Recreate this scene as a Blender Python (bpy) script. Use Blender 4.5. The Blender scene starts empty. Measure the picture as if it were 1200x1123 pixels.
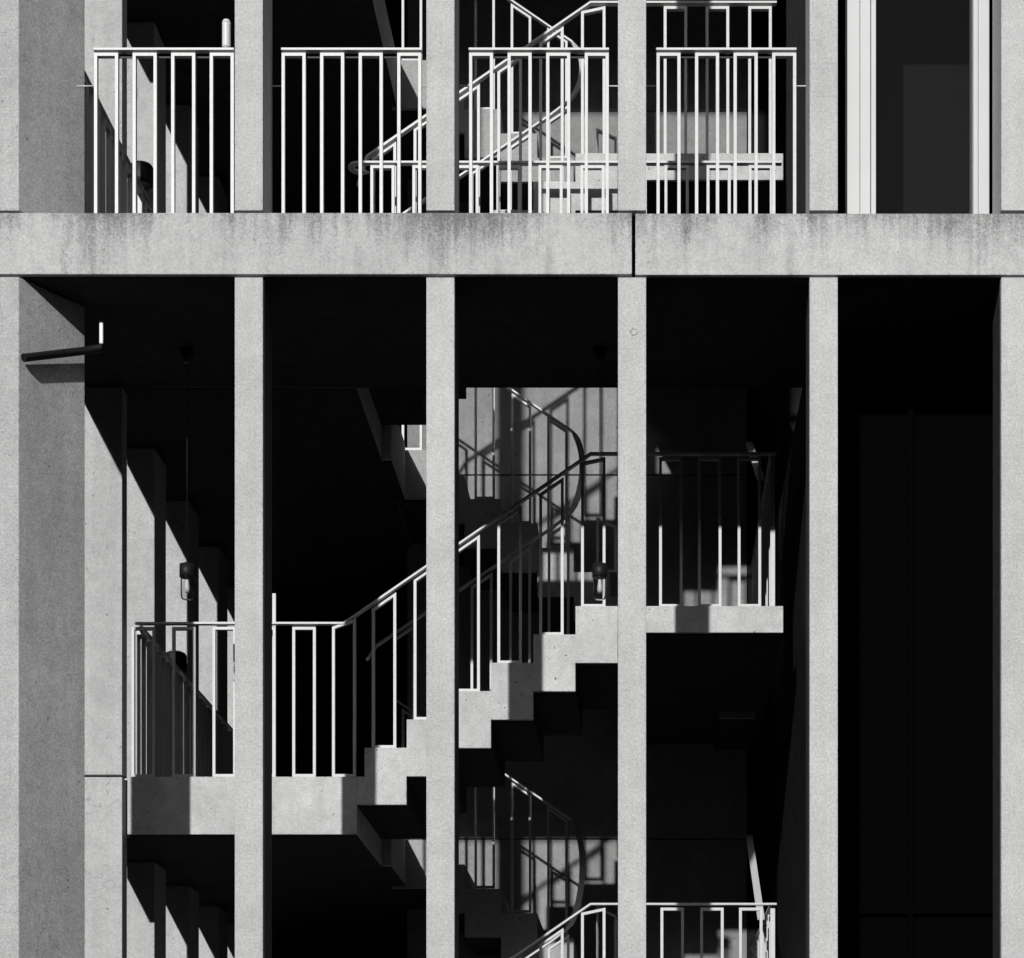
import bpy, bmesh, math, random
from mathutils import Vector
random.seed(7)
sc = bpy.context.scene
COL = sc.collection
# ------------------------------------------------------------------ survey grid
# a = metres*224 to the right of the camera axis, h = the same above eye level,
# d = depth as a ratio of the camera distance to the front of the building (d=1 is the front).
G = 224.0
DIST = 10.75
def AX(a): return a / G
def DY(d): return (d - 1.0) * DIST
def HZ(h): return h / G
def V(a, d, h): return Vector((AX(a), DY(d), HZ(h)))
def pa(px, d): return (px - 757.0) * d          # survey photograph column -> a at a given depth
def ph(py, d): return (1405.0 - py) * d         # row -> h

# ------------------------------------------------------------------ materials
def nodes_of(m):
    m.use_nodes = True
    nt = m.node_tree
    return nt, nt.nodes, nt.links, nt.nodes['Principled BSDF']

def concrete(name, base, grain=0.16, blotch=0.16, pores=0.5, pore_scale=30.0, streak=0.12, stain=None, cracks=0.0, rough=0.9, edge=0.0):
    m = bpy.data.materials.new(name)
    nt, N, L, P = nodes_of(m)
    geo = N.new('ShaderNodeNewGeometry')
    def noise(scale, detail, rough_=0.6, sc3=None):
        t = N.new('ShaderNodeTexNoise'); t.inputs['Scale'].default_value = scale
        t.inputs['Detail'].default_value = detail; t.inputs['Roughness'].default_value = rough_
        if sc3:
            mp = N.new('ShaderNodeMapping'); mp.inputs['Scale'].default_value = sc3
            L.new(geo.outputs['Position'], mp.inputs['Vector']); L.new(mp.outputs[0], t.inputs['Vector'])
        else:
            L.new(geo.outputs['Position'], t.inputs['Vector'])
        return t.outputs['Fac']
    def math_(op, a, b=None, clamp=False):
        n = N.new('ShaderNodeMath'); n.operation = op; n.use_clamp = clamp
        for i, v in enumerate((a, b)):
            if v is None: continue
            if isinstance(v, (int, float)): n.inputs[i].default_value = v
            else: L.new(v, n.inputs[i])
        return n.outputs[0]
    def ramp(v, lo, hi, a=0.0, b=1.0):
        r = N.new('ShaderNodeMapRange'); r.inputs['From Min'].default_value = lo; r.inputs['From Max'].default_value = hi
        r.inputs['To Min'].default_value = a; r.inputs['To Max'].default_value = b
        L.new(v, r.inputs['Value']); return r.outputs[0]
    def mod(v, amt):       # 1 + amt*(v-.5)*2
        return math_('ADD', math_('MULTIPLY', math_('SUBTRACT', v, 0.5), 2.0 * amt), 1.0)
    g1 = noise(230.0, 2.0); g2 = noise(75.0, 3.0); b1 = noise(2.3, 7.0, 0.62)
    f = math_('MULTIPLY', mod(g1, grain * 3.0), mod(g2, grain * 1.7))
    f = math_('MULTIPLY', f, mod(b1, blotch * 1.8))
    f = math_('MULTIPLY', f, mod(noise(15.0, 6.0, 0.68), blotch * 1.5))
    # darker blurred stains of their own shape
    st = ramp(noise(1.0, 5.0, 0.66, (5.0, 5.0, 2.2)), 0.56, 0.72, 0.0, blotch * 1.2)
    f = math_('MULTIPLY', f, math_('SUBTRACT', 1.0, math_('MULTIPLY', st, ramp(g2, 0.35, 0.65))))
    if streak:
        f = math_('MULTIPLY', f, mod(noise(1.0, 5.0, 0.6, (17.0, 17.0, 0.7)), streak * 1.5))
    f = math_('MULTIPLY', f, mod(noise(0.55, 2.0), 0.14))
    if edge:
        bv = N.new('ShaderNodeBevel'); bv.samples = 4; bv.inputs['Radius'].default_value = 0.013
        dt = N.new('ShaderNodeVectorMath'); dt.operation = 'DOT_PRODUCT'
        L.new(bv.outputs[0], dt.inputs[0]); L.new(geo.outputs['True Normal'], dt.inputs[1])
        ed = ramp(dt.outputs['Value'], 0.93, 0.995, 1.0, 0.0)
        nick = ramp(noise(42.0, 3.0, 0.7), 0.50, 0.62, 0.0, 1.0)
        nick = math_('MULTIPLY', nick, ramp(noise(4.0, 2.0), 0.40, 0.58, 0.15, 1.0))
        f = math_('MULTIPLY', f, math_('SUBTRACT', 1.0, math_('MULTIPLY', math_('MULTIPLY', ed, nick, True), edge), True))
    # pores
    vo = N.new('ShaderNodeTexVoronoi'); vo.inputs['Scale'].default_value = pore_scale
    wn = N.new('ShaderNodeTexNoise'); wn.inputs['Scale'].default_value = pore_scale * 2.2; wn.inputs['Detail'].default_value = 2
    L.new(geo.outputs['Position'], wn.inputs['Vector'])
    wv = N.new('ShaderNodeVectorMath'); wv.operation = 'SCALE'; wv.inputs['Scale'].default_value = 0.9 / pore_scale
    L.new(wn.outputs['Color'], wv.inputs[0])
    wa = N.new('ShaderNodeVectorMath'); wa.operation = 'ADD'
    L.new(geo.outputs['Position'], wa.inputs[0]); L.new(wv.outputs[0], wa.inputs[1]); L.new(wa.outputs[0], vo.inputs['Vector'])
    sep = N.new('ShaderNodeSeparateColor'); L.new(vo.outputs['Color'], sep.inputs[0])
    rad = ramp(sep.outputs[0], 0.55, 1.0, 0.0, 0.17)
    hit = ramp(math_('SUBTRACT', vo.outputs['Distance'], rad), -0.05, 0.03, 1.0, 0.0)
    hit = math_('MULTIPLY', hit, math_('GREATER_THAN', sep.outputs[0], 0.58))
    f = math_('MULTIPLY', f, math_('SUBTRACT', 1.0, math_('MULTIPLY', hit, pores, True)))
    bumpsrc = math_('SUBTRACT', math_('MULTIPLY', g2, 0.6), hit)
    if cracks:
        v2 = N.new('ShaderNodeTexVoronoi'); v2.feature = 'DISTANCE_TO_EDGE'; v2.inputs['Scale'].default_value = 1.1
        mp = N.new('ShaderNodeVectorMath'); mp.operation = 'ADD'
        nz = N.new('ShaderNodeTexNoise'); nz.inputs['Scale'].default_value = 7.0; nz.inputs['Detail'].default_value = 5
        L.new(geo.outputs['Position'], nz.inputs['Vector'])
        vs = N.new('ShaderNodeVectorMath'); vs.operation = 'SCALE'; vs.inputs['Scale'].default_value = 0.5
        L.new(nz.outputs['Color'], vs.inputs[0])
        L.new(geo.outputs['Position'], mp.inputs[0]); L.new(vs.outputs[0], mp.inputs[1]); L.new(mp.outputs[0], v2.inputs['Vector'])
        ck = ramp(v2.outputs['Distance'], 0.0, 0.006, 1.0, 0.0)
        gate = ramp(noise(1.7, 3.0), 0.52, 0.6, 0.0, 1.0)
        ck = math_('MULTIPLY', math_('MULTIPLY', ck, gate, True), cracks)
        f = math_('MULTIPLY', f, math_('SUBTRACT', 1.0, ck, True))
    if stain:              # weathering that runs down from a top edge at height z
        z0, reach = stain
        sp = N.new('ShaderNodeSeparateXYZ'); L.new(geo.outputs['Position'], sp.inputs[0])
        down = ramp(sp.outputs['Z'], z0 - reach, z0, 0.0, 1.0)
        pat = noise(1.0, 3.0, 0.55, (1.5, 1.5, 0.8))
        pat2 = noise(1.0, 4.0, 0.6, (7.0, 7.0, 2.5))
        fine = noise(120.0, 3.0, 0.8)
        runs = noise(1.0, 3.0, 0.6, (26.0, 26.0, 1.0))
        amt = math_('ADD', math_('MULTIPLY', math_('POWER', down, 1.6, True), 0.55), math_('MULTIPLY', math_('SUBTRACT', pat, 0.5), 1.9))
        amt = math_('ADD', amt, math_('MULTIPLY', math_('SUBTRACT', pat2, 0.5), 0.9))
        amt = math_('ADD', amt, math_('MULTIPLY', math_('SUBTRACT', runs, 0.5), 0.9))
        thr = math_('MULTIPLY', math_('SUBTRACT', fine, 0.5), 1.5)
        k = ramp(math_('ADD', amt, thr), 0.22, 0.75, 0.0, 0.62)
        # separate long dark runs below the top edge
        rr = ramp(noise(1.0, 2.0, 0.5, (11.0, 11.0, 0.35)), 0.60, 0.74, 0.0, 0.30)
        k = math_('MAXIMUM', k, math_('MULTIPLY', rr, ramp(noise(1.0, 3.0, 0.5, (3.0, 3.0, 3.0)), 0.42, 0.6)))
        f = math_('MULTIPLY', f, math_('SUBTRACT', 1.0, k, True))
    col = N.new('ShaderNodeCombineColor')
    v = math_('MULTIPLY', f, base)
    for i in range(3): L.new(v, col.inputs[i])
    L.new(col.outputs[0], P.inputs['Base Color'])
    P.inputs['Roughness'].default_value = rough
    P.inputs['Specular IOR Level'].default_value = 0.2
    bp = N.new('ShaderNodeBump'); bp.inputs['Strength'].default_value = 0.35; bp.inputs['Distance'].default_value = 0.003
    L.new(bumpsrc, bp.inputs['Height']); L.new(bp.outputs[0], P.inputs['Normal'])
    return m

def paint(name, base, rough=0.5, spec=0.3, metallic=0.0, wear=0.1, scale=40.0):
    m = bpy.data.materials.new(name)
    nt, N, L, P = nodes_of(m)
    geo = N.new('ShaderNodeNewGeometry')
    t = N.new('ShaderNodeTexNoise'); t.inputs['Scale'].default_value = scale; t.inputs['Detail'].default_value = 5
    L.new(geo.outputs['Position'], t.inputs['Vector'])
    r = N.new('ShaderNodeMapRange'); r.inputs['From Min'].default_value = 0.3; r.inputs['From Max'].default_value = 0.7
    r.inputs['To Min'].default_value = base * (1 - wear); r.inputs['To Max'].default_value = base * (1 + wear)
    L.new(t.outputs['Fac'], r.inputs['Value'])
    c = N.new('ShaderNodeCombineColor')
    for i in range(3): L.new(r.outputs[0], c.inputs[i])
    L.new(c.outputs[0], P.inputs['Base Color'])
    P.inputs['Roughness'].default_value = rough
    P.inputs['Specular IOR Level'].default_value = spec
    P.inputs['Metallic'].default_value = metallic
    return m

def clear_glass(name, tint=0.9):
    m = bpy.data.materials.new(name); m.use_nodes = True
    nt = m.node_tree; N = nt.nodes; L = nt.links; N.clear()
    out = N.new('ShaderNodeOutputMaterial'); mix = N.new('ShaderNodeMixShader')
    tr = N.new('ShaderNodeBsdfTransparent'); gl = N.new('ShaderNodeBsdfGlossy'); fr = N.new('ShaderNodeFresnel')
    nz = N.new('ShaderNodeTexNoise'); nz.inputs['Scale'].default_value = 6.0
    mr = N.new('ShaderNodeMapRange'); mr.inputs['To Min'].default_value = 0.0; mr.inputs['To Max'].default_value = 0.06
    L.new(nz.outputs['Fac'], mr.inputs['Value']); L.new(mr.outputs[0], gl.inputs['Roughness'])
    fr.inputs['IOR'].default_value = 1.14
    tr.inputs['Color'].default_value = (tint, tint, tint, 1)
    gl.inputs['Color'].default_value = (1, 1, 1, 1)
    L.new(fr.outputs[0], mix.inputs['Fac']); L.new(tr.outputs[0], mix.inputs[1]); L.new(gl.outputs[0], mix.inputs[2])
    L.new(mix.outputs[0], out.inputs['Surface'])
    return m

BEAM_TOP, BEAM_BOT = 1155.0, 1083.0
M_PILLAR = concrete('pillar_concrete', edge=0.6, base=0.415, grain=0.24, blotch=0.12, pores=0.22, pore_scale=34, streak=0.07)
M_BEAM   = concrete('beam_concrete', edge=0.6, base=0.41, grain=0.20, blotch=0.12, pores=0.3, streak=0.10, stain=(HZ(BEAM_TOP), 0.34))
M_FIN    = concrete('corner_concrete', edge=0.6, base=0.37, grain=0.30, blotch=0.16, pores=0.55, pore_scale=26, streak=0.10, cracks=0.45)
M_STAIR  = concrete('stair_concrete', edge=0.6, base=0.43, grain=0.18, blotch=0.20, pores=0.85, pore_scale=30, streak=0.06, cracks=0.35)
M_COLUMN = concrete('column_concrete', edge=0.6, base=0.40, grain=0.18, blotch=0.14, pores=0.5, pore_scale=24, streak=0.10, cracks=0.4)
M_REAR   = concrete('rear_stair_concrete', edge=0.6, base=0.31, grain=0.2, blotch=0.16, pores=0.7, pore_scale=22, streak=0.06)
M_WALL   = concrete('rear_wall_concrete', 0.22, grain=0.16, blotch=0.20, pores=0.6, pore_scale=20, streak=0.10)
M_WHITE  = paint('white_painted_steel', 0.50, 0.45, 0.35, wear=0.06)
M_FRAME  = paint('white_window_frame', 0.49, 0.5, 0.3, wear=0.02, scale=5)
M_DARK   = paint('charcoal_painted_steel', 0.045, 0.55, 0.3)
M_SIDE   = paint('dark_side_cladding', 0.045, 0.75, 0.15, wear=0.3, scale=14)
M_UNDERSHADE = paint('soffit_shade_paint', 0.030, 0.9, 0.1, wear=0.2, scale=9)  # near-black colour standing in for shade on concrete undersides
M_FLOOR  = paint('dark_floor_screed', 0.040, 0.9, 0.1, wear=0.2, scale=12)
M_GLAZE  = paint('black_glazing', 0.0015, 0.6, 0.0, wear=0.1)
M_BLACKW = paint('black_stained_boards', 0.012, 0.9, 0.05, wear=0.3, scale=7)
M_INSET = paint('grey_inner_panel', 0.013, 0.9, 0.1, wear=0.5, scale=70)
M_BLACKP = paint('black_painted_metal', 0.010, 0.5, 0.2)
M_PANEL  = paint('dark_grey_door_panel', 0.007, 0.7, 0.1, wear=0.3, scale=40)
M_PALE   = paint('pale_enamel', 0.55, 0.4, 0.4, wear=0.1, scale=60)
M_GLASS  = clear_glass('lantern_glass', 0.92)
M_PANE   = clear_glass('window_glass', 0.80)
M_BLOCKER = paint('blocker_brick', 0.05, 0.9, 0.1, wear=0.4, scale=12)  # surface of the added sky blockers
M_GROUND = concrete('paving', 0.06, grain=0.15, blotch=0.2, pores=0.2, streak=0)

# ------------------------------------------------------------------ mesh helpers
def box(bm, p, q, bevel=0.0):
    """axis-aligned box between two corner points (world metres)"""
    lo = Vector((min(p[0], q[0]), min(p[1], q[1]), min(p[2], q[2])))
    hi = Vector((max(p[0], q[0]), max(p[1], q[1]), max(p[2], q[2])))
    r = bmesh.ops.create_cube(bm, size=1.0)
    vs = r['verts']
    for v in vs:
        v.co = Vector([lo[i] + (v.co[i] + 0.5) * (hi[i] - lo[i]) for i in range(3)])
    if bevel:
        es = list({e for v in vs for e in v.link_edges})
        bmesh.ops.bevel(bm, geom=es, offset=bevel, segments=2, affect='EDGES', profile=0.6)
    return vs

def prism_plan(bm, pts, z0, z1, bevel=0.0):
    """vertical prism from a plan polygon (world x,y)"""
    a = [bm.verts.new((x, y, z0)) for x, y in pts]
    b = [bm.verts.new((x, y, z1)) for x, y in pts]
    n = len(pts); fs = [bm.faces.new(a[::-1]), bm.faces.new(b)]
    for i in range(n): fs.append(bm.faces.new((a[i], a[(i + 1) % n], b[(i + 1) % n], b[i])))
    bmesh.ops.recalc_face_normals(bm, faces=fs)
    if bevel:
        bmesh.ops.bevel(bm, geom=list({e for f in fs for e in f.edges}), offset=bevel, segments=2, affect='EDGES', profile=0.6)

def prism_elev(bm, pts, y0, y1, bevel=0.0):
    """prism from an elevation polygon (world x,z) run in depth"""
    a = [bm.verts.new((x, y0, z)) for x, z in pts]
    b = [bm.verts.new((x, y1, z)) for x, z in pts]
    n = len(pts); fs = [bm.faces.new(a), bm.faces.new(b[::-1])]
    for i in range(n): fs.append(bm.faces.new((a[i], b[i], b[(i + 1) % n], a[(i + 1) % n])))
    bmesh.ops.recalc_face_normals(bm, faces=fs)
    if bevel:
        bmesh.ops.bevel(bm, geom=list({e for f in fs for e in f.edges}), offset=bevel, segments=2, affect='EDGES', profile=0.6)

def sweep(bm, path, w, t, closed=False):
    """flat bar of width w (horizontal, across the path) and thickness t along a 3-D path"""
    n = len(path); rings = []
    prev_s = None
    for i in range(n):
        if closed: d = path[(i + 1) % n] - path[i - 1]
        else: d = path[min(i + 1, n - 1)] - path[max(i - 1, 0)]
        d = d.normalized()
        s = d.cross(Vector((0, 0, 1)))
        if s.length < 1e-4: s = prev_s or Vector((1, 0, 0))
        s.normalize()
        if prev_s is not None and s.dot(prev_s) < -0.2: s = -s
        prev_s = s
        u = s.cross(d).normalized()
        k = 1.0
        if 0 < i < n - 1 or closed:
            d1 = (path[i] - path[i - 1]).normalized()
            c = max(0.5, d.dot(d1)); k = 1.0 / c
        # miter in the plane of the bend only for thickness or width, whichever turns
        rings.append([bm.verts.new(path[i] + s * (sx * w / 2) + u * (sy * t / 2 * k)) for sx, sy in ((-1, -1), (1, -1), (1, 1), (-1, 1))])
    fs = []
    m = n if closed else n - 1
    for i in range(m):
        A, B = rings[i], rings[(i + 1) % n]
        for j in range(4):
            fs.append(bm.faces.new((A[j], A[(j + 1) % 4], B[(j + 1) % 4], B[j])))
    if not closed:
        fs.append(bm.faces.new(rings[0][::-1])); fs.append(bm.faces.new(rings[-1]))
    bmesh.ops.recalc_face_normals(bm, faces=fs)

def tube(bm, path, r, seg=12, r_end=None, caps=True):
    n = len(path); rings = []
    for i in range(n):
        d = (path[min(i + 1, n - 1)] - path[max(i - 1, 0)]).normalized()
        s = d.cross(Vector((0, 0, 1)))
        if s.length < 1e-3: s = Vector((1, 0, 0))
        s.normalize(); u = s.cross(d).normalized()
        rr = r if r_end is None else r + (r_end - r) * i / (n - 1)
        rings.append([bm.verts.new(path[i] + (s * math.cos(2 * math.pi * k / seg) + u * math.sin(2 * math.pi * k / seg)) * rr) for k in range(seg)])
    fs = []
    for i in range(n - 1):
        for k in range(seg):
            f = bm.faces.new((rings[i][k], rings[i][(k + 1) % seg], rings[i + 1][(k + 1) % seg], rings[i + 1][k])); f.smooth = True; fs.append(f)
    if caps: fs.append(bm.faces.new(rings[0][::-1])); fs.append(bm.faces.new(rings[-1]))
    bmesh.ops.recalc_face_normals(bm, faces=fs)

def lathe(bm, prof, c, seg=28):
    """profile of (radius, z) about a vertical axis at c"""
    rings = []
    for r, z in prof:
        if r < 1e-5: rings.append([bm.verts.new(c + Vector((0, 0, z)))])
        else: rings.append([bm.verts.new(c + Vector((r * math.cos(2 * math.pi * k / seg), r * math.sin(2 * math.pi * k / seg), z))) for k in range(seg)])
    fs = []
    for A, B in zip(rings, rings[1:]):
        for k in range(seg):
            q = []
            for v in (A[k % len(A)], A[(k + 1) % len(A)], B[(k + 1) % len(B)], B[k % len(B)]):
                if v not in q: q.append(v)
            if len(q) > 2:
                f = bm.faces.new(q); f.smooth = True; fs.append(f)
    bmesh.ops.recalc_face_normals(bm, faces=fs)

def obj(name, bm, mat, parent=None, base=None):
    """link a bmesh (world coordinates) as one mesh object whose origin is base (or its parent's base)"""
    me = bpy.data.meshes.new(name)
    org = Vector(base) if base is not None else Vector((0, 0, 0))
    q = parent
    while q: org = org + q.location; q = q.parent
    for v in bm.verts: v.co -= org
    bm.to_mesh(me); bm.free(); me.materials.append(mat)
    o = bpy.data.objects.new(name, me); COL.objects.link(o)
    if parent: o.parent = parent
    else: o.location = org
    return o
def tag(o, label, cat, group=None):
    o['label'] = label; o['category'] = cat; o['kind'] = 'thing'
    if group: o['group'] = group
    return o
def structure(o): o['kind'] = 'structure'; return o
def thing(name, label, cat, base, group=None):
    e = bpy.data.objects.new(name, None); e.empty_display_size = 0.2; COL.objects.link(e)
    e.location = base
    return tag(e, label, cat, group)
def dup(root, loc, label=None, group=None):
    r = root.copy(); COL.objects.link(r); r.location = loc
    if label: r['label'] = label
    if group: r['group'] = group
    for ch in list(root.children):
        c = ch.copy(); COL.objects.link(c); c.parent = r
        for g in list(ch.children):
            q = g.copy(); COL.objects.link(q); q.parent = c
    return r

# ------------------------------------------------------------------ levels
STOREY = 610.0
def Lh(n): return 569.0 + STOREY * n          # main landings / galleries
def Mh(n): return 799.0 + STOREY * n          # half landings
RISE, GO = 38.2, 56.9
dA, dAi, dB, dW = 1.150, 1.258, 1.335, 1.430  # depths: flight front, flight back, upper flight front, rear wall
GROUND_H = -358.0
PD = 62.0 / G / DIST                          # pillar depth as a ratio

# ------------------------------------------------------------------ ground
bm = bmesh.new(); box(bm, (-150, -150, HZ(GROUND_H) - 0.3), (150, 150, HZ(GROUND_H)))
structure(obj('ground', bm, M_GROUND, base=(0, 0, HZ(GROUND_H))))
bm = bmesh.new(); box(bm, V(-820, 0.985, GROUND_H - 30), V(1160, 1.64, -46), 0.01)
structure(obj('terrace', bm, M_FLOOR, base=V(0, 1.0, GROUND_H)))

# ------------------------------------------------------------------ added unseen block behind the camera, cutting low sky light
t = thing('sky_blocker', 'added unseen long block behind the viewpoint, cutting the low sky', 'sky blocker', (0, -112, HZ(GROUND_H)))
bm = bmesh.new(); box(bm, (-170, -125, HZ(GROUND_H)), (170, -112, 51.5)); obj('blocker_wall', bm, M_BLOCKER, t)
bm = bmesh.new(); box(bm, (-170.3, -125.3, 51.5), (170.3, -111.7, 51.9)); obj('blocker_cap', bm, M_DARK, t)
for fl in range(15):
    bm = bmesh.new(); box(bm, (-166, -112.0, 0.2 + fl * 3.4), (166, -111.9, 2.1 + fl * 3.4)); obj('blocker_band', bm, M_GLAZE, t)

for x0, x1, yf, lab in ((-24, -10.5, -21.5, 'added unseen sky blocker beyond the left end of the frontage'), (12.5, 26, -5.0, 'added unseen sky blocker beyond the right end of the frontage')):
    t = thing('side_sky_blocker', lab, 'side blocker', ((x0 + x1) / 2, 3, HZ(GROUND_H)))  # unseen side block, added to cut sky light from beside
    bm = bmesh.new(); box(bm, (x0, yf, HZ(GROUND_H)), (x1, 24, 24.5)); obj('blocker_wall', bm, M_BLOCKER, t)
    bm = bmesh.new(); box(bm, (x0 - 0.2, yf - 0.2, 24.5), (x1 + 0.2, 24.2, 24.8)); obj('blocker_cap', bm, M_DARK, t)
    for zz in (0.2, 3.3, 6.4, 9.4):
        for k in range(4):
            bm = bmesh.new(); box(bm, (x0 + 1.4 + k * 3.2, yf - 0.06, zz), (x0 + 2.7 + k * 3.2, yf, zz + 1.9)); obj('window', bm, M_GLAZE, t)  # flat dark panels on the added side block

# ------------------------------------------------------------------ front pillars
P0, PS, PW = -482.0, 224.6, 33.0
def pillar(h0, h1, dark_sides, label, name='concrete_pillar'):
    b = V(P0 + PW / 2, 1.0, h0)
    t = thing(name, label, 'pillar', b, None)
    a0, a1 = P0, P0 + PW
    bm = bmesh.new()
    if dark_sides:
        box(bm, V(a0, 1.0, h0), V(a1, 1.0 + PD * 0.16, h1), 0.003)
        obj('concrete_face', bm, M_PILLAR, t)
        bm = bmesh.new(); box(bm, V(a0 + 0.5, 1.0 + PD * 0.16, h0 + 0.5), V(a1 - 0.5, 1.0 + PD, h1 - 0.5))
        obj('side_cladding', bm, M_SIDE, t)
    else:
        box(bm, V(a0, 1.0, h0), V(a1, 1.0 + PD, h1), 0.003)
        obj('shaft', bm, M_PILLAR, t)
    # joint pad in the shadow gap at the end that meets the beam
    bm = bmesh.new()
    if dark_sides: box(bm, V(a0 + 4, 1.0 + PD * 0.2, h1), V(a1 - 4, 1.0 + PD * 0.9, h1 + 3.2))
    else: box(bm, V(a0 + 4, 1.0 + PD * 0.2, h0 - 3.2), V(a1 - 4, 1.0 + PD * 0.9, h0))
    obj('joint_pad', bm, M_DARK, t)
    return t
low_labels = [
    'pale concrete pillar below the beam, in front of the lower left landing',
    'pale concrete pillar below the beam, crossing the middle of the front stair flight',
    'pale concrete pillar below the beam, under the black joint and carrying a small round plug',
    'pale concrete pillar below the beam, just right of the end of the half landing',
    'pale concrete pillar below the beam, right of the wide black opening at the frame edge',
    'pale concrete pillar below the beam, beyond the right edge of the frame',
    'pale concrete pillar below the beam, at the far right end of the frontage']
top_labels = [
    'pale concrete pillar above the beam, just right of the railing panel with the white canister',
    'pale concrete pillar above the beam, between the second and third balcony panels',
    'pale concrete pillar above the beam, standing right beside the black beam joint',
    'pale concrete pillar above the beam, left of the tall white framed window',
    'pale concrete pillar above the beam, right of the tall white framed window',
    'pale concrete pillar above the beam, beyond the right edge of the frame',
    'pale concrete pillar above the beam, at the far right end of the frontage']
GL, GU = 'slim pillars under the long beam', 'slim pillars standing on the long beam'
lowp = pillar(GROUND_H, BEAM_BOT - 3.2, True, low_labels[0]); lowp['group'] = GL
topp = pillar(BEAM_TOP + 3.2, 2298.0, False, top_labels[0]); topp['group'] = GU
third_low = None
for i in range(1, 7):
    q = dup(lowp, lowp.location + Vector((AX(PS * i), 0, 0)), low_labels[i])
    if i == 2: third_low = q
    dup(topp, topp.location + Vector((AX(PS * i), 0, 0)), top_labels[i])
# small round plug let into the third lower pillar
bm = bmesh.new()
c = V(pa(742.5, 1), 1.0, ph(388.5, 1))
ringp = []
for r, y in ((0.0, -0.0006), (0.011, -0.0006), (0.013, -0.0036), (0.020, -0.0036), (0.021, 0.002)):
    ringp.append((r, y))
rings = []
for r, y in ringp:
    rings.append([bm.verts.new(c + Vector((0, y, 0)))] if r == 0 else [bm.verts.new(c + Vector((r * math.cos(k * math.pi / 10), y, r * math.sin(k * math.pi / 10)))) for k in range(20)])
for A, B in zip(rings, rings[1:]):
    for k in range(20):
        if len(A) == 1: bm.faces.new((A[0], B[k], B[(k + 1) % 20]))
        else: bm.faces.new((A[k], B[k], B[(k + 1) % 20], A[(k + 1) % 20]))
bmesh.ops.recalc_face_normals(bm, faces=bm.faces[:])
obj('round_plug', bm, M_COLUMN, third_low)

# ------------------------------------------------------------------ wide splayed corner pillars
def corner(h0, h1, label):
    bm = bmesh.new()
    pts = [(AX(-761), DY(1.0)), (AX(-735), DY(1.0)), (AX(-680), DY(1.034)), (AX(-761), DY(1.034))]
    prism_plan(bm, pts, HZ(h0), HZ(h1), 0.004)
    o = obj('corner_pillar', bm, M_FIN, base=V(-735, 1.01, h0))
    return tag(o, label, 'pillar', 'splayed corner pillars')
corner(GROUND_H, BEAM_BOT - 2.5, 'wide splayed concrete corner pillar below the beam, with the dark drain spout in front')
corner(BEAM_TOP + 3.0, 2298.0, 'wide splayed concrete corner pillar above the beam at the upper left')

# ------------------------------------------------------------------ long front beams
def beam(a0, a1, h0, h1, label, mat):
    bm = bmesh.new(); box(bm, V(a0, 1.0 - 0.0004, h0), V(a1, 1.030, h1), 0.004)
    o = tag(obj('concrete_beam', bm, mat, base=V((a0 + a1) / 2, 1.0, h0)), label, 'beam', 'front beam lengths')
    bm = bmesh.new(); box(bm, V(a0 + 3, 1.0025, h0 - 1.2), V(a1 - 1, 1.0295, h0 - 0.1)); obj('soffit_shade', bm, M_UNDERSHADE, o)  # dark sheet paints the shade under the beam
    return o
beam(-768, -16.5, BEAM_BOT, BEAM_TOP, 'stained concrete beam left of the black joint, under four balcony bays', M_BEAM)
beam(-12.5, 1160, BEAM_BOT - 0.8, BEAM_TOP - 0.8, 'stained concrete beam right of the black joint, under the tall window', M_BEAM)
beam(-768, 1160, 2302, 2374, 'concrete beam along the roof edge high above the balconies', M_PILLAR)

# ------------------------------------------------------------------ floor slabs
def slab(name, label, cat, plan, top, thick, group, shade_below=True, floor=True):
    """slab from a plan of (a0,a1,d0,d1) rectangles butted together"""
    a0, a1, d0, d1 = plan[0]
    t = thing(name, label, cat, V((a0 + a1) / 2, d0, top - thick), group)
    bm = bmesh.new()
    for (a0, a1, d0, d1) in plan:
        box(bm, V(a0, d0, top - thick), V(a1, d1, top), 0.004)
    obj('concrete_slab', bm, M_STAIR, t)
    if shade_below:
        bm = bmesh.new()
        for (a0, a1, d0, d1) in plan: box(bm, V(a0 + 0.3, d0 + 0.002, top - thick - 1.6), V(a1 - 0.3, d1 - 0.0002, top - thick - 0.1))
        obj('soffit_shade', bm, M_UNDERSHADE, t)  # dark sheet in place of shade below the slab
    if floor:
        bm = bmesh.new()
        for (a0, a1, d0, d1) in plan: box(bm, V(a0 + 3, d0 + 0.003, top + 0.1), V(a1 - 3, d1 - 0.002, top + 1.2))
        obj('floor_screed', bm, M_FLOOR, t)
    return t
GS = 'landing and gallery slabs'
for n, lab in ((0, 'thick concrete landing slab at the lower left where the front flight begins'),
               (2, 'thick concrete landing slab high above the balconies, out of the frame')):
    slab('landing_slab', lab, 'landing', [(-699, -390, dA, 1.60), (-766, -699.0, 1.159, 1.60), (-390, -376, dAi + 0.002, dB - 0.002)][:3 if n < 1 else 2], Lh(n), 78, GS)
slab('gallery_slab', 'gallery floor with shade painted underneath behind the long stained beam', 'gallery floor',
     [(-766, 1160, 1.030, 1.1475), (-766, -390, 1.1475, 1.60), (-390, -376, dAi + 0.002, dB - 0.002)], Lh(1), 87, GS)
slab('roof_slab', 'flat roof slab over the whole frontage', 'roof', [(-770, 1160, 1.030, 1.64)], 2374, 87, GS)
for n, lab in ((-1, 'thin concrete half landing at the bottom right of the stair'),
               (0, 'thin concrete half landing right of the front flight, with one dark shadow band'),
               (1, 'thin sunlit concrete half landing behind the balcony railings')):
    slab('half_landing', lab, 'landing', [(-38, 185, dA, dW - 0.001)], Mh(n), 36, 'half landings of the stair', shade_below=True)

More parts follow.
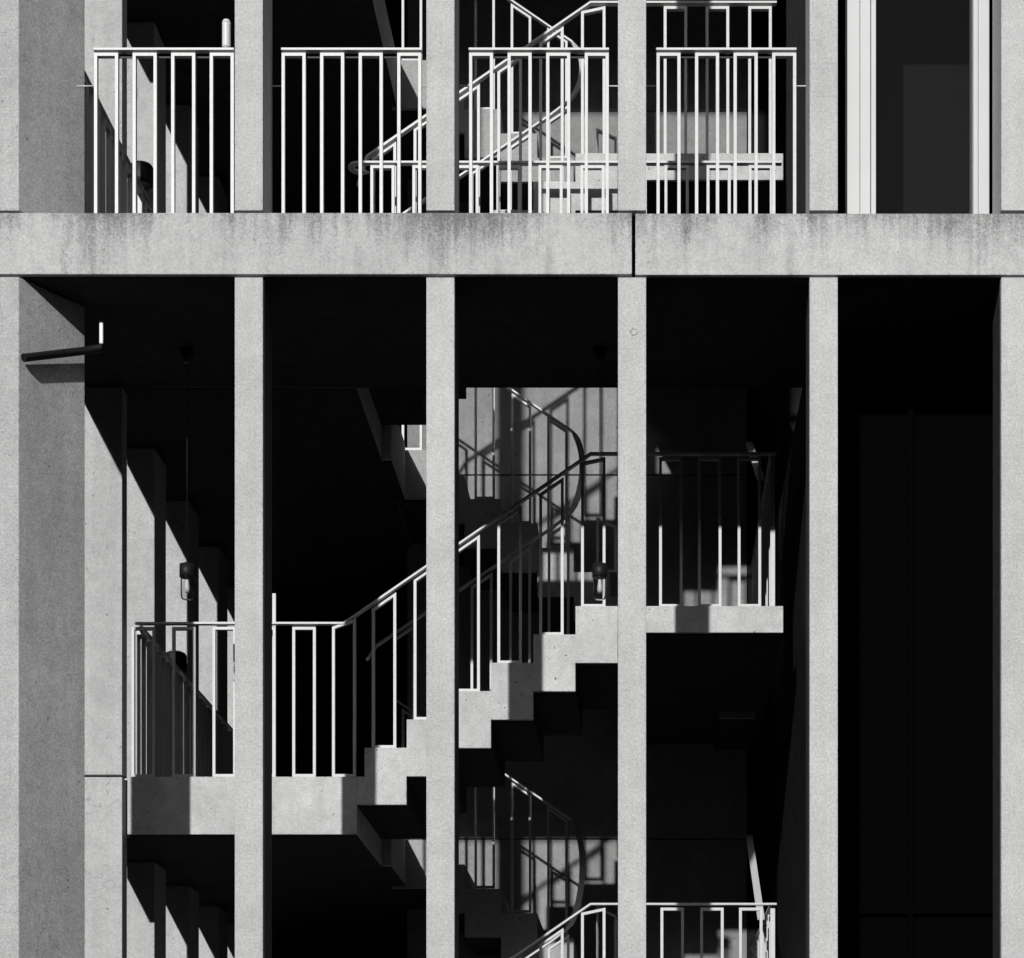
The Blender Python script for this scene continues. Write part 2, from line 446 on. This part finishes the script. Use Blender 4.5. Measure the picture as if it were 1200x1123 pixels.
# ------------------------------------------------------------------ stair flights
def tA(i): return 608.0 + RISE * i            # tread heights of the front flight above the n=0 datum
def aA(i): return -379.5 + GO * i
def front_flight(n, label):
    o = STOREY * n
    pts = [(-390, Lh(0)), (aA(0), Lh(0))]
    for i in range(6):
        top = tA(i) if i < 5 else Mh(0)
        pts += [(aA(i), top), (aA(i + 1) if i < 5 else -38.0, top)]
    pts.append((-38.0, Mh(0) - 77))
    for i in range(5, -1, -1):
        top = tA(i) if i < 5 else Mh(0)
        x = aA(i) if i > 0 else -390
        if i < 5: pts.append((aA(i + 1), top - 77))
        pts.append((x, top - 77))
    bm = bmesh.new()
    prism_elev(bm, [(AX(x), HZ(h + o)) for x, h in pts], DY(dA), DY(dAi), 0.004)
    f = tag(obj('stair_flight', bm, M_STAIR, base=V(-390, dA, Lh(n))), label, 'stairs', 'flights rising to the right')
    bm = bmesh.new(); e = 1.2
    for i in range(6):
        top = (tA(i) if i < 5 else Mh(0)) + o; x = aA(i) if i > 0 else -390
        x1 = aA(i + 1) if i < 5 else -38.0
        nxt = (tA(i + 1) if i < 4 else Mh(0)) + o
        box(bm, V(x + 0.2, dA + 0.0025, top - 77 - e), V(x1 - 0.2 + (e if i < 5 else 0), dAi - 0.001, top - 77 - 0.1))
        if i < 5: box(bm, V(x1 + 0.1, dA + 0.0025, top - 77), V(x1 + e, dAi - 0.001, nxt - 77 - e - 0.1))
    obj('soffit_shade', bm, M_UNDERSHADE, f)  # dark lining puts shade into the colour of the stepped underside
    return f
front_flight(-1, 'concrete stair flight at the bottom edge behind the lowest sloping rail')
front_flight(0, 'concrete stair flight stepping up to the right across the middle pillar')
front_flight(1, 'sunlit concrete stair flight partly hidden behind the balcony panels')
B0A, B0H = -227.0, 1057.0                       # one measured tread of the rear flight (left end, height)
def rear_flight(n, label):
    o = STOREY * n
    ks = list(range(6, -4, -1))                 # from the half landing up to the left
    pts = []
    top_prof, bot_prof = [], []
    for k in ks:
        xl, xr, top = B0A + 57.0 * k, B0A + 57.0 * (k + 1) - (0 if k < 6 else 0), B0H - RISE * k
        top_prof += [(xr, top), (xl, top)]
        bot_prof += [(xr, top - 76), (xl, top - 76)]
    pts = top_prof + bot_prof[::-1]
    bm = bmesh.new()
    prism_elev(bm, [(AX(x), HZ(h + o)) for x, h in pts], DY(dB), DY(dW - 0.002), 0.004)
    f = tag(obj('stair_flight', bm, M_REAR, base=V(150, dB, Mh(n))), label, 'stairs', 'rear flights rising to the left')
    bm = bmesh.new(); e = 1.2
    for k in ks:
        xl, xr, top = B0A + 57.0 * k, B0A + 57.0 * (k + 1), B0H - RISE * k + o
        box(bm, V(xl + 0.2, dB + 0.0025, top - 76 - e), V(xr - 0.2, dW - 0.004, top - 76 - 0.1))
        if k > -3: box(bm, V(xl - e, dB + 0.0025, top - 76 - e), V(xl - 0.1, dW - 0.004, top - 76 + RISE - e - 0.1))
    obj('soffit_shade', bm, M_UNDERSHADE, f)  # painted shade below the rear steps
    return f
rear_flight(-1, 'shaded rear concrete flight low behind the bottom sloping rail')
rear_flight(0, 'shaded rear concrete flight rising left in front of the shadow striped wall')
rear_flight(1, 'sunlit rear concrete flight rising left behind the balcony panels')

# ------------------------------------------------------------------ railings
BAR = 3.75                                       # 19 mm square bar
RAILW, RAILT = 0.040, 0.0115
def frame_loop(bm, p0, p1, b0, b1, bottom=True, bar=BAR / G, deep=0.028):
    """closed bar frame: p0,p1 tops of the outer faces; b0,b1 bottoms"""
    d = Vector((p1.x - p0.x, p1.y - p0.y, 0)); ln = d.length; d.normalize()
    s = Vector((-d.y, d.x, 0)) * (deep / 2)
    def quadbar(q):      # q = 4 points in the frame plane
        a = [bm.verts.new(v - s) for v in q]; b = [bm.verts.new(v + s) for v in q]
        fs = [bm.faces.new(a), bm.faces.new(b[::-1])]
        for i in range(4): fs.append(bm.faces.new((a[i], b[i], b[(i + 1) % 4], a[(i + 1) % 4])))
        bmesh.ops.recalc_face_normals(bm, faces=fs)
    sl = (p1.z - p0.z) / ln
    zt = lambda x: p0.z + sl * x
    pt = lambda x, z: Vector((p0.x + d.x * x, p0.y + d.y * x, z))
    zb = b0.z
    quadbar([pt(0, zb), pt(bar, zb), pt(bar, zt(bar)), pt(0, zt(0))])
    quadbar([pt(ln - bar, zb), pt(ln, zb), pt(ln, zt(ln)), pt(ln - bar, zt(ln - bar))])
    quadbar([pt(bar, zt(bar) - bar), pt(ln - bar, zt(ln - bar) - bar), pt(ln - bar, zt(ln - bar)), pt(bar, zt(bar))])
    if bottom:
        quadbar([pt(bar, zb), pt(ln - bar, zb), pt(ln - bar, zb + bar), pt(bar, zb + bar)])

def loops(t, items, bottom=True):
    """items: (start point top, end point top, floor height)"""
    for p0, p1, z in items:
        bm = bmesh.new(); frame_loop(bm, p0, p1, Vector((p0.x, p0.y, z)), Vector((p1.x, p1.y, z)), bottom)
        obj('baluster_frame', bm, M_WHITE, t)

def handrail(t, path, name='handrail', w=RAILW, th=RAILT, mat=None):
    bm = bmesh.new(); sweep(bm, path, w, th); return obj(name, bm, mat or M_WHITE, t)

LW = 33.0       # width of a frame
GAP = 5.0       # rail centre above frame top
# --- balcony panels between the upper pillars
dR = 1.0235
RAIL_H = 1377.0
def panel(a0, label):
    t = thing('balcony_railing', label, 'railing', V(a0 + 84, dR, Lh(1)), 'balcony railing panels')
    ln = 168.2
    handrail(t, [V(a0, dR, RAIL_H), V(a0 + ln, dR, RAIL_H)])
    bm = bmesh.new(); box(bm, V(a0 + 2, dR + 0.0014, RAIL_H - 7), V(a0 + ln - 2, dR + 0.0019, RAIL_H - 2)); obj('carrier_bar', bm, M_BLACKP, t)
    w = 28.8
    loops(t, [(V(a0 + 0.6 + i * 46.2, dR, RAIL_H - 4), V(a0 + 0.6 + i * 46.2 + w, dR, RAIL_H - 4), HZ(BEAM_TOP - 22)) for i in range(4)])
    bm = bmesh.new(); tube(bm, [V(a0 - 21, dR, 1334.5), V(a0 + 1, dR, 1334.5)], 0.0042, 8)
    obj('tie_rod', bm, M_WHITE, t)
    bm = bmesh.new(); tube(bm, [V(a0 + ln - 1, dR, 1334.5), V(a0 + ln + 27, dR, 1334.5)], 0.0042, 8)
    obj('tie_rod', bm, M_WHITE, t)
    return t
a_first = pa(110.4, dR)
p_first = panel(a_first, 'white balcony railing panel at the upper left with a canister on its rail')
for i, lab in enumerate(('white balcony railing panel in front of empty darkness, left of the stair rails',
                         'white balcony railing panel in front of the crossing stair rails',
                         'white balcony railing panel in front of the straight half landing, left of the window')):
    dup(p_first, p_first.location + Vector((AX((i + 1) * PS), 0, 0)), lab)

# --- gallery railing guarding the stair void, with a hooked left end
def curve(c_a, c_d, h, ra, rd, t0, t1, k, h1=None):
    out = []
    for i in range(k + 1):
        f = i / k; th = t0 + (t1 - t0) * f
        out.append(V(c_a + ra * math.cos(th), c_d + rd * math.sin(th), h if h1 is None else h + (h1 - h) * f))
    return out
dG = 1.134
t = thing('gallery_railing', 'long level white railing with a hooked left end behind the balcony panels', 'railing', V(pa(660, dG), dG, Lh(1)))
ga0, ga1 = pa(420, dG), pa(916, dG)
hook = curve(ga0, dG + 0.005, 1376, 11, 0.005, math.pi * 0.25, math.pi * 1.5, 12)
handrail(t, [h for h in hook] + [V(ga0 + 30, dG, 1376), V(ga1, dG, 1376)])
loops(t, [(V(pa(434.4 + 49.2 * k, dG), dG, 1372), V(pa(462.6 + 49.2 * k, dG), dG, 1372), HZ(Lh(1) + 3)) for k in range(10)])

# --- outer stair railings: landing, flight, half landing and its return
RH = 210.0                                       # rail height above the level floors
def rail_A(a, n):                                # rail height over the front flight at a
    a_s, a_e = -409.0, -75.0
    h0 = Lh(n) + RH
    if a <= a_s: return h0
    h1 = Mh(n) + RH
    if a >= a_e: return h1
    return h0 + (h1 - h0) * (a - a_s) / (a_e - a_s)
def outer_railing(n, label, full, m_starts):
    t = thing('stair_railing', label, 'railing', V(-300, dA, Lh(n)), 'outer stair railings')
    d = dA + 0.006
    a_left = -692 if full else -392
    # handrail
    a_right = pa(910, d)
    path = [V(a_left, d, rail_A(a_left, n))]
    if not full: path = [V(a_left + 2, d, rail_A(-409, n) - 18), V(a_left + 6, d, rail_A(-409, n) - 2), V(a_left + 14, d, rail_A(-378, n))]
    if full: path.append(V(-409, d, rail_A(-409, n)))
    path += [V(-75, d, rail_A(-75, n)), V(a_right, d, rail_A(0, n))]
    handrail(t, path)
    if n < 1: handrail(t, [V(a_right - 5, d + 0.002, rail_A(0, n)), V(a_right - 5, dB + 0.03, rail_A(0, n))])
    items = []
    if full:
        for k in range(5):
            px = 154.8 + 47.4 * k
            if k > 2: px = 296.0 + 47.0 * (k - 3)
            items.append((V(pa(px, d), d, Lh(n) + RH - GAP), V(pa(px + 27.4, d), d, Lh(n) + RH - GAP), HZ(Lh(n) + 2)))
        a = pa(389.5, d)                        # the frame at the foot of the slope
        items.append((V(a, d, Lh(n) + RH - GAP), V(pa(417.2, d), d, rail_A(-392, n) - GAP), HZ(Lh(n) + 2)))
    for i in range(6):
        a = pa(436.0 + 49.0 * i, d); b = a + LW
        if i == 5: items.append((V(a, d, Mh(n) + RH - GAP - 7), V(b, d, Mh(n) + RH - GAP), HZ(Mh(n) + 2)))
        else: items.append((V(a, d, rail_A(a, n) - GAP - 2), V(b, d, rail_A(b, n) - GAP - 2), HZ((tA(i) if i < 5 else Mh(0)) + STOREY * n + 2)))
    for px in m_starts:
        items.append((V(pa(px, d), d, Mh(n) + RH - GAP), V(pa(px + 27.4, d), d, Mh(n) + RH - GAP), HZ(Mh(n) + 2)))
    # return along the end of the half landing
    ret = n < 1
    ar = a_right - 5
    dd = d + 0.0015
    while ret and dd < dB + 0.01:
        items.append((V(ar, dd, Mh(n) + RH - GAP), V(ar, dd + LW / G / DIST, Mh(n) + RH - GAP), HZ(Mh(n) + 2)))
        dd += 56.0 / G / DIST
    loops(t, items)
    # rising ribbon rail along the end wall
    if ret: handrail(t, [V(160, d + 0.03, Mh(n) + RH - 10), V(160, dB - 0.01, Mh(n) + RH + 165)], 'rising_rail', 0.045, 0.012)
    if full:      # taller end post showing above the level rail
        bm = bmesh.new(); box(bm, V(pa(317.6, d), d + 0.004, Lh(n) + 2), V(pa(321.6, d), d + 0.006, Lh(n) + RH + 44)); obj('tall_post', bm, M_WHITE, t)
    return t
outer_railing(-1, 'sunlit white stair railing at the bottom edge, only its top showing', True, (726, 774, 820.5, 866))
outer_railing(0, 'white railing climbing with the front flight from the lower left landing', True, (726, 772.4, 818, 864.4))
outer_railing(1, 'bright white stair railing sloping up behind the balcony panels', False, (728.6, 777.8, 827, 876.8))

# --- inner railings: up the back of the front flight, round the well, up the rear flight
def inner_railing(n, label):
    t = thing('inner_railing', label, 'railing', V(-110, (dAi + dB) / 2, Mh(n)), 'inner stair railings')
    o = STOREY * n
    di, db = dAi + 0.002, dB + 0.004
    aE = -112.0
    hE = (1405 - 606) * 1.262 + o               # top of the front inner rail
    sl = RISE / GO
    a_s = -412.0
    path = [V(a_s, di, hE - sl * (aE - a_s) - 12), V(a_s + 14, di, hE - sl * (aE - a_s - 14))]
    path += [V(aE - 30, di, hE - sl * 30)]
    hB = (1405 - 503) * 1.335 + o
    K = 12
    for i in range(K + 1):
        f = i / K; th = -math.pi / 2 + math.pi * f
        g = f * f * (3 - 2 * f)
        path.append(V(aE - 4 + 19 * math.cos(th), (di + db) / 2 + (db - di) / 2 * math.sin(th), hE + (hB - hE) * (0.25 * f + 0.75 * g)))
    a_e = -392.0
    path.append(V(aE - 40, db, hB + sl * 36))
    path.append(V(a_e, db, hB + sl * (aE - a_e)))
    handrail(t, path)
    items = []
    for i in range(5):
        a = aA(i) + 7; b = a + 32
        items.append((V(a, di, hE - sl * (aE - a) - GAP - 2), V(b, di, hE - sl * (aE - b) - GAP - 2), HZ(tA(i) + o + 2)))
    for k in range(-3, 2):
        a = B0A + 57.0 * k + 15; b = a + 32
        items.append((V(a, db, hB + sl * (aE - a) - GAP - 2), V(b, db, hB + sl * (aE - b) - GAP - 2), HZ(B0H - RISE * k + o + 2)))
    a = -98.0
    items.append((V(a + 20, db, Mh(n) + RH + 60), V(a + 52, db, Mh(n) + RH + 45), HZ(B0H - RISE * 2 + o + 2)))
    loops(t, items)
    return t
inner_railing(-1, 'dim inner stair railing with a wide turning handrail near the bottom edge')
inner_railing(0, 'shadowed inner stair railing curling round in front of the striped rear wall')
inner_railing(1, 'bright inner stair railing with a white curled handrail behind the balcony panels')

# --- side railings running back between the side columns
def side_railing(n, d0, d1, label):
    h = Lh(n) + (RH if n == 0 else 199)
    t = thing('side_railing', label, 'railing', V(-690, d0, Lh(n)), 'side railings seen end on')
    handrail(t, [V(-690, d0, h), V(-690, d1, h)])
    items = []; d = d0 + 0.002; w = LW / G / DIST
    while d + w < d1:
        items.append((V(-690, d, h - GAP), V(-690, d + w, h - GAP), HZ(Lh(n) + 2))); d += 54.5 / G / DIST
    loops(t, items)
side_railing(0, dA + 0.010, 1.58, 'dark row of close set bars running back from the lower left landing')
side_railing(1, 1.036, 1.58, 'dark row of close set bars running back beside the upper corner pillar')

# ------------------------------------------------------------------ side columns behind the corner
def column(d, n, label, first):
    h0 = Lh(n) + 1.3; h1 = Lh(n + 1) - (87 if n == 0 else 78) - 1.7
    if n == -1: h0 = -46
    if first:
        if n == -1: h1 = Lh(0) - 2.5
        if n == 0: h0 = Lh(0) + 0.5
        if n == 1: h1 = Lh(2) - 2.5
    if n == 2: h1 = 2374 - 89
    aR = -703.5 if first else -714.0
    bm = bmesh.new(); box(bm, V(-760 if first else -754, d, h0), V(aR, d + (0.011 if first else 0.030), h1), 0.004)
    o = obj('side_column', bm, M_COLUMN, base=V(-742, d, h0))
    return tag(o, label, 'column', 'side columns in a row behind the corner pillar')
order = ['nearest', 'second', 'third', 'fourth', 'fifth']
where = {-1: 'under the lower left landing', 0: 'between the beam and the lower left landing', 1: 'above the beam', 2: 'high above the frame'}
for n in (-1, 0, 1, 2):
    for k in range(5):
        column(1.146 + 0.0935 * k, n, '%s concrete side column behind the corner pillar, %s' % (order[k], where[n]), k == 0)

# ------------------------------------------------------------------ walls
t = thing('rear_wall', 'concrete rear wall of the stairwell, striped by railing shadows', 'wall', V(-115, dW, -46))
for h0, h1 in ((-46, 603 - 1.2), (603 + 1.2, 1213 - 1.2), (1213 + 1.2, 1823 - 1.2), (1823 + 1.2, 2285)):
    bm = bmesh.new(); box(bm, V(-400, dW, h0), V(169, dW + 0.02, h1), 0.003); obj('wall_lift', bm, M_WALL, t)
bm = bmesh.new(); box(bm, V(-399, dW + 0.002, -46), V(168, dW + 0.018, 2284)); obj('joint_backing', bm, M_DARK, t)
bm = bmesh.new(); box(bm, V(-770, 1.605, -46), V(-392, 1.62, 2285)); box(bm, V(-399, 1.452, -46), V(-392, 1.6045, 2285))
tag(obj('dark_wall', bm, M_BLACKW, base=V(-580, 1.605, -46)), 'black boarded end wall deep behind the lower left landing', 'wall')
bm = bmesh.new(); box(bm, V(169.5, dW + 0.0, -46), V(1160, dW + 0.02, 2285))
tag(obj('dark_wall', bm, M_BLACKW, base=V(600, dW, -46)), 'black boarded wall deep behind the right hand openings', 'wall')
# black glazing of the right hand bay below the beam
t = thing('glazed_screen', 'black glazed screen filling the wide dark bay on the right', 'window', V(440, 1.08, -46))
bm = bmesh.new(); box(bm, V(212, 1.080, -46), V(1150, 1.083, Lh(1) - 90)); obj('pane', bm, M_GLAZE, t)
bm = bmesh.new()
for a in (212, 330, 448, 560, 680, 800, 920, 1040): box(bm, V(a, 1.0765, -46), V(a + 7, 1.0798, Lh(1) - 90))
box(bm, V(219, 1.0768, 360), V(1150, 1.0798, 366)); obj('mullions', bm, M_GLAZE, t)
bm = bmesh.new(); box(bm, V(210, 1.0835, -46), V(216, dW - 0.002, Lh(1) - 90))
tag(obj('dark_wall', bm, M_BLACKW, base=V(213, 1.085, -46)), 'black side wall between the stair and the glazed bay', 'wall')
# grey door panel beside the window, above the beam
bm = bmesh.new(); box(bm, V(pa(922, 1.12), 1.12, Lh(1) + 2), V(pa(990, 1.12), 1.126, 2285), 0.003)
tag(obj('door_panel', bm, M_PANEL, base=V(190, 1.06, Lh(1))), 'dark grey door panel behind the pillar left of the tall window', 'door')
# tall white framed window
dF = 1.030
t = thing('tall_window', 'tall window with white frame and dark glass at the upper right', 'window', V(pa(1076, dF), dF, BEAM_TOP))
def jamb(x0, x1, d0, d1): 
    bm = bmesh.new(); box(bm, V(pa(x0, dF), d0, Lh(1) + 2), V(pa(x1, dF), d1, 2285), 0.003); return bm
f = obj('frame', jamb(993, 1007.6, dF, dF + 0.012), M_FRAME, t)
obj('frame_lip', jamb(1008.2, 1020.2, dF + 0.0008, dF + 0.012), M_FRAME, f)
obj('frame_lip', jamb(1020.8, 1026.4, dF - 0.0006, dF + 0.012), M_FRAME, f)
f = obj('frame', jamb(1146.6, 1159.4, dF, dF + 0.012), M_FRAME, t)
obj('frame_lip', jamb(1140.6, 1146.0, dF - 0.0006, dF + 0.012), M_FRAME, f)
obj('pane', jamb(1026.6, 1140.4, dF + 0.004, dF + 0.0046), M_PANE, t)
bm = bmesh.new(); box(bm, V(pa(1059, 1.05), 1.050, Lh(1) + 2), V(pa(1150, 1.05), 1.052, ph(76, 1.05))); obj('inner_panel', bm, M_INSET, t)  # paler grey panel behind the pane, filling its right part
bm = bmesh.new(); box(bm, V(pa(985, 1.06), 1.068, Lh(1) + 2), V(1150, 1.072, 2285)); obj('backing_board', bm, M_GLAZE, t)

# ------------------------------------------------------------------ pendant lanterns
def lantern(a, d, label):
    htop = ph(659, d); hbot = ph(702.5, d)
    base = V(a, d, hbot)
    t = thing('pendant_lantern', label, 'lamp', base, 'pendant lanterns under the gallery')
    c = base.copy(); H = HZ(htop - hbot)
    bm = bmesh.new()
    lathe(bm, [(0.0, H), (0.012, H), (0.014, H - 0.012), (0.043, H - 0.014), (0.044, H - 0.085), (0.040, H - 0.088), (0.0, H - 0.088)], c); obj('cap', bm, M_BLACKP, t)
    bm = bmesh.new()
    lathe(bm, [(0.036, H - 0.088), (0.0375, H - 0.11), (0.037, 0.03), (0.034, 0.008), (0.028, 0.001), (0.0, 0.0),
               (0.0, 0.0025), (0.026, 0.0035), (0.0315, 0.010), (0.0345, 0.03), (0.035, H - 0.11), (0.0335, H - 0.088)], c); obj('glass_jar', bm, M_GLASS, t)
    bm = bmesh.new()
    lathe(bm, [(0.011, H - 0.0885), (0.011, 0.095), (0.014, 0.08), (0.016, 0.055), (0.012, 0.038), (0.0, 0.034)], c, 16); obj('bulb', bm, M_PALE, t)
    top = HZ(Lh(1) - 87 - 1.7)
    bm = bmesh.new(); tube(bm, [Vector((c.x, c.y, c.z + H - 0.001)), Vector((c.x, c.y, top - 0.07))], 0.0022, 8); obj('wire', bm, M_BLACKP, t)
    bm = bmesh.new(); lathe(bm, [(0.0, 0.0), (0.04, 0.0), (0.022, -0.075), (0.0, -0.075)], Vector((c.x, c.y, top)), 20); obj('ceiling_rose', bm, M_BLACKP, t)
    return t
dL = 1.095
l0 = lantern(pa(219.3, dL), dL, 'glass pendant lantern hanging over the lower left landing rail')
dup(l0, l0.location + Vector((AX(pa(703, dL) - pa(219.3, dL)), 0, 0)), 'glass pendant lantern hanging at the head of the front flight')

# ------------------------------------------------------------------ drum wall lamps on the side columns
def drum(a, d, h, label):
    base = V(a, d, h)
    t = thing('wall_lamp', label, 'lamp', base, 'drum lamps on the side columns')
    bm = bmesh.new()
    lathe(bm, [(0.0, 0.004), (0.060, 0.0), (0.072, 0.006), (0.074, 0.03), (0.075, 0.115), (0.066, 0.130), (0.05, 0.138), (0.0, 0.141)], base, 32)
    obj('drum', bm, M_BLACKP, t)
    bm = bmesh.new()
    sweep(bm, [base + Vector((-0.070, 0.0, 0.12)), base + Vector((-0.092, -0.01, 0.10)), base + Vector((-0.095, -0.012, 0.05)), base + Vector((-0.082, -0.01, 0.0)), base + Vector((-0.055, 0.0, -0.022)), base + Vector((-0.045, 0.085, -0.024))], 0.02, 0.008)
    obj('bracket', bm, M_PALE, t)
    return t
l1 = drum(pa(166, 1.2275), 1.2275, 1457, 'dark drum lamp on a pale bracket behind the upper left balcony panel')
dup(l1, V(pa(206, 1.321), 1.321, 815), 'dark drum lamp behind the lower left landing railing')

# ------------------------------------------------------------------ drain spout in front of the splayed corner
A = V(pa(28, 0.9985), 0.9985, ph(419.5, 0.9985)); Bp = V(pa(101, 1.029), 1.029, ph(411, 1.029)); C = V(pa(119, 1.031), 1.031, ph(408, 1.031))
t = thing('drain_spout', 'dark round drain spout poking out past the splayed corner pillar', 'drainpipe', (A + C) / 2)
bm = bmesh.new(); tube(bm, [A, A.lerp(Bp, 0.5), Bp, C], 0.021, 20, caps=False)
tube(bm, [A + Vector((0.002, 0.002, 0)), Bp, C], 0.017, 20); obj('pipe', bm, M_BLACKP, t)
bm = bmesh.new(); box(bm, V(pa(116.2, 1.0265), 1.0262, ph(403, 1.0265)), V(pa(121, 1.0265), 1.0275, ph(376, 1.0265)), 0.006); obj('outlet_strap', bm, M_PALE, t)

# ------------------------------------------------------------------ canister standing on the balcony rail
c = V(pa(265.4, dR), dR, RAIL_H) + Vector((0, 0, RAILT / 2))
t = thing('canister', 'pale ribbed canister with a domed lid standing on the balcony rail', 'canister', c)
bm = bmesh.new()
prof = [(0.0, 0.0), (0.017, 0.0), (0.017, 0.007), (0.0235, 0.010)]
for i in range(9): prof += [(0.0235, 0.014 + i * 0.0135), (0.0222, 0.0205 + i * 0.0135)]
prof += [(0.0235, 0.138)]
lathe(bm, prof + [(0.0, 0.138)], c, 24); obj('body', bm, M_PALE, t)
bm = bmesh.new(); lathe(bm, [(0.0, 0.1385), (0.0225, 0.1385), (0.0225, 0.148), (0.016, 0.157), (0.006, 0.160), (0.0, 0.1605)], c, 24); obj('lid', bm, M_PALE, t)

# ------------------------------------------------------------------ sun, sky, camera
DTAN, DDROP = 572.0, 1125.0
tx, tz = DTAN / (DIST * G), DDROP / (DIST * G)
travel = Vector((tx, 1.0, -tz)).normalized()
sun = bpy.data.lights.new('Sun', 'SUN'); sun.energy = 3.5; sun.angle = math.radians(0.8); sun.color = (1, 0.995, 0.985)
so = bpy.data.objects.new('Sun', sun); COL.objects.link(so); so.location = (-10, -40, 20)
so.rotation_euler = travel.to_track_quat('-Z', 'Y').to_euler()
elev = math.asin(-travel.z)
w = bpy.data.worlds.new('World'); sc.world = w; w.use_nodes = True
N, L = w.node_tree.nodes, w.node_tree.links
bg = N['Background']
sky = N.new('ShaderNodeTexSky'); sky.sky_type = 'NISHITA'; sky.sun_disc = False
sky.sun_elevation = elev; sky.sun_rotation = math.atan2(-travel.x, -travel.y)
bw = N.new('ShaderNodeRGBToBW'); L.new(sky.outputs[0], bw.inputs[0]); L.new(bw.outputs[0], bg.inputs['Color'])
bg.inputs['Strength'].default_value = 0.15

cam = bpy.data.cameras.new('Camera'); co = bpy.data.objects.new('Camera', cam); COL.objects.link(co)
co.location = (0, -DIST, 0); co.rotation_euler = (math.radians(90), 0, 0)
cam.sensor_width = 36.0; cam.lens = 36.0 * DIST / (1200.0 / G)
cam.shift_x = (600 - 757) / 1200.0; cam.shift_y = (1405 - 561.5) / 1200.0
cam.clip_end = 1000; sc.camera = co
sc.view_settings.view_transform = 'Standard'; sc.view_settings.look = 'None'
sc.view_settings.exposure = 0.28; sc.view_settings.gamma = 1.0
sc.cycles.max_bounces = 6; sc.cycles.diffuse_bounces = 1
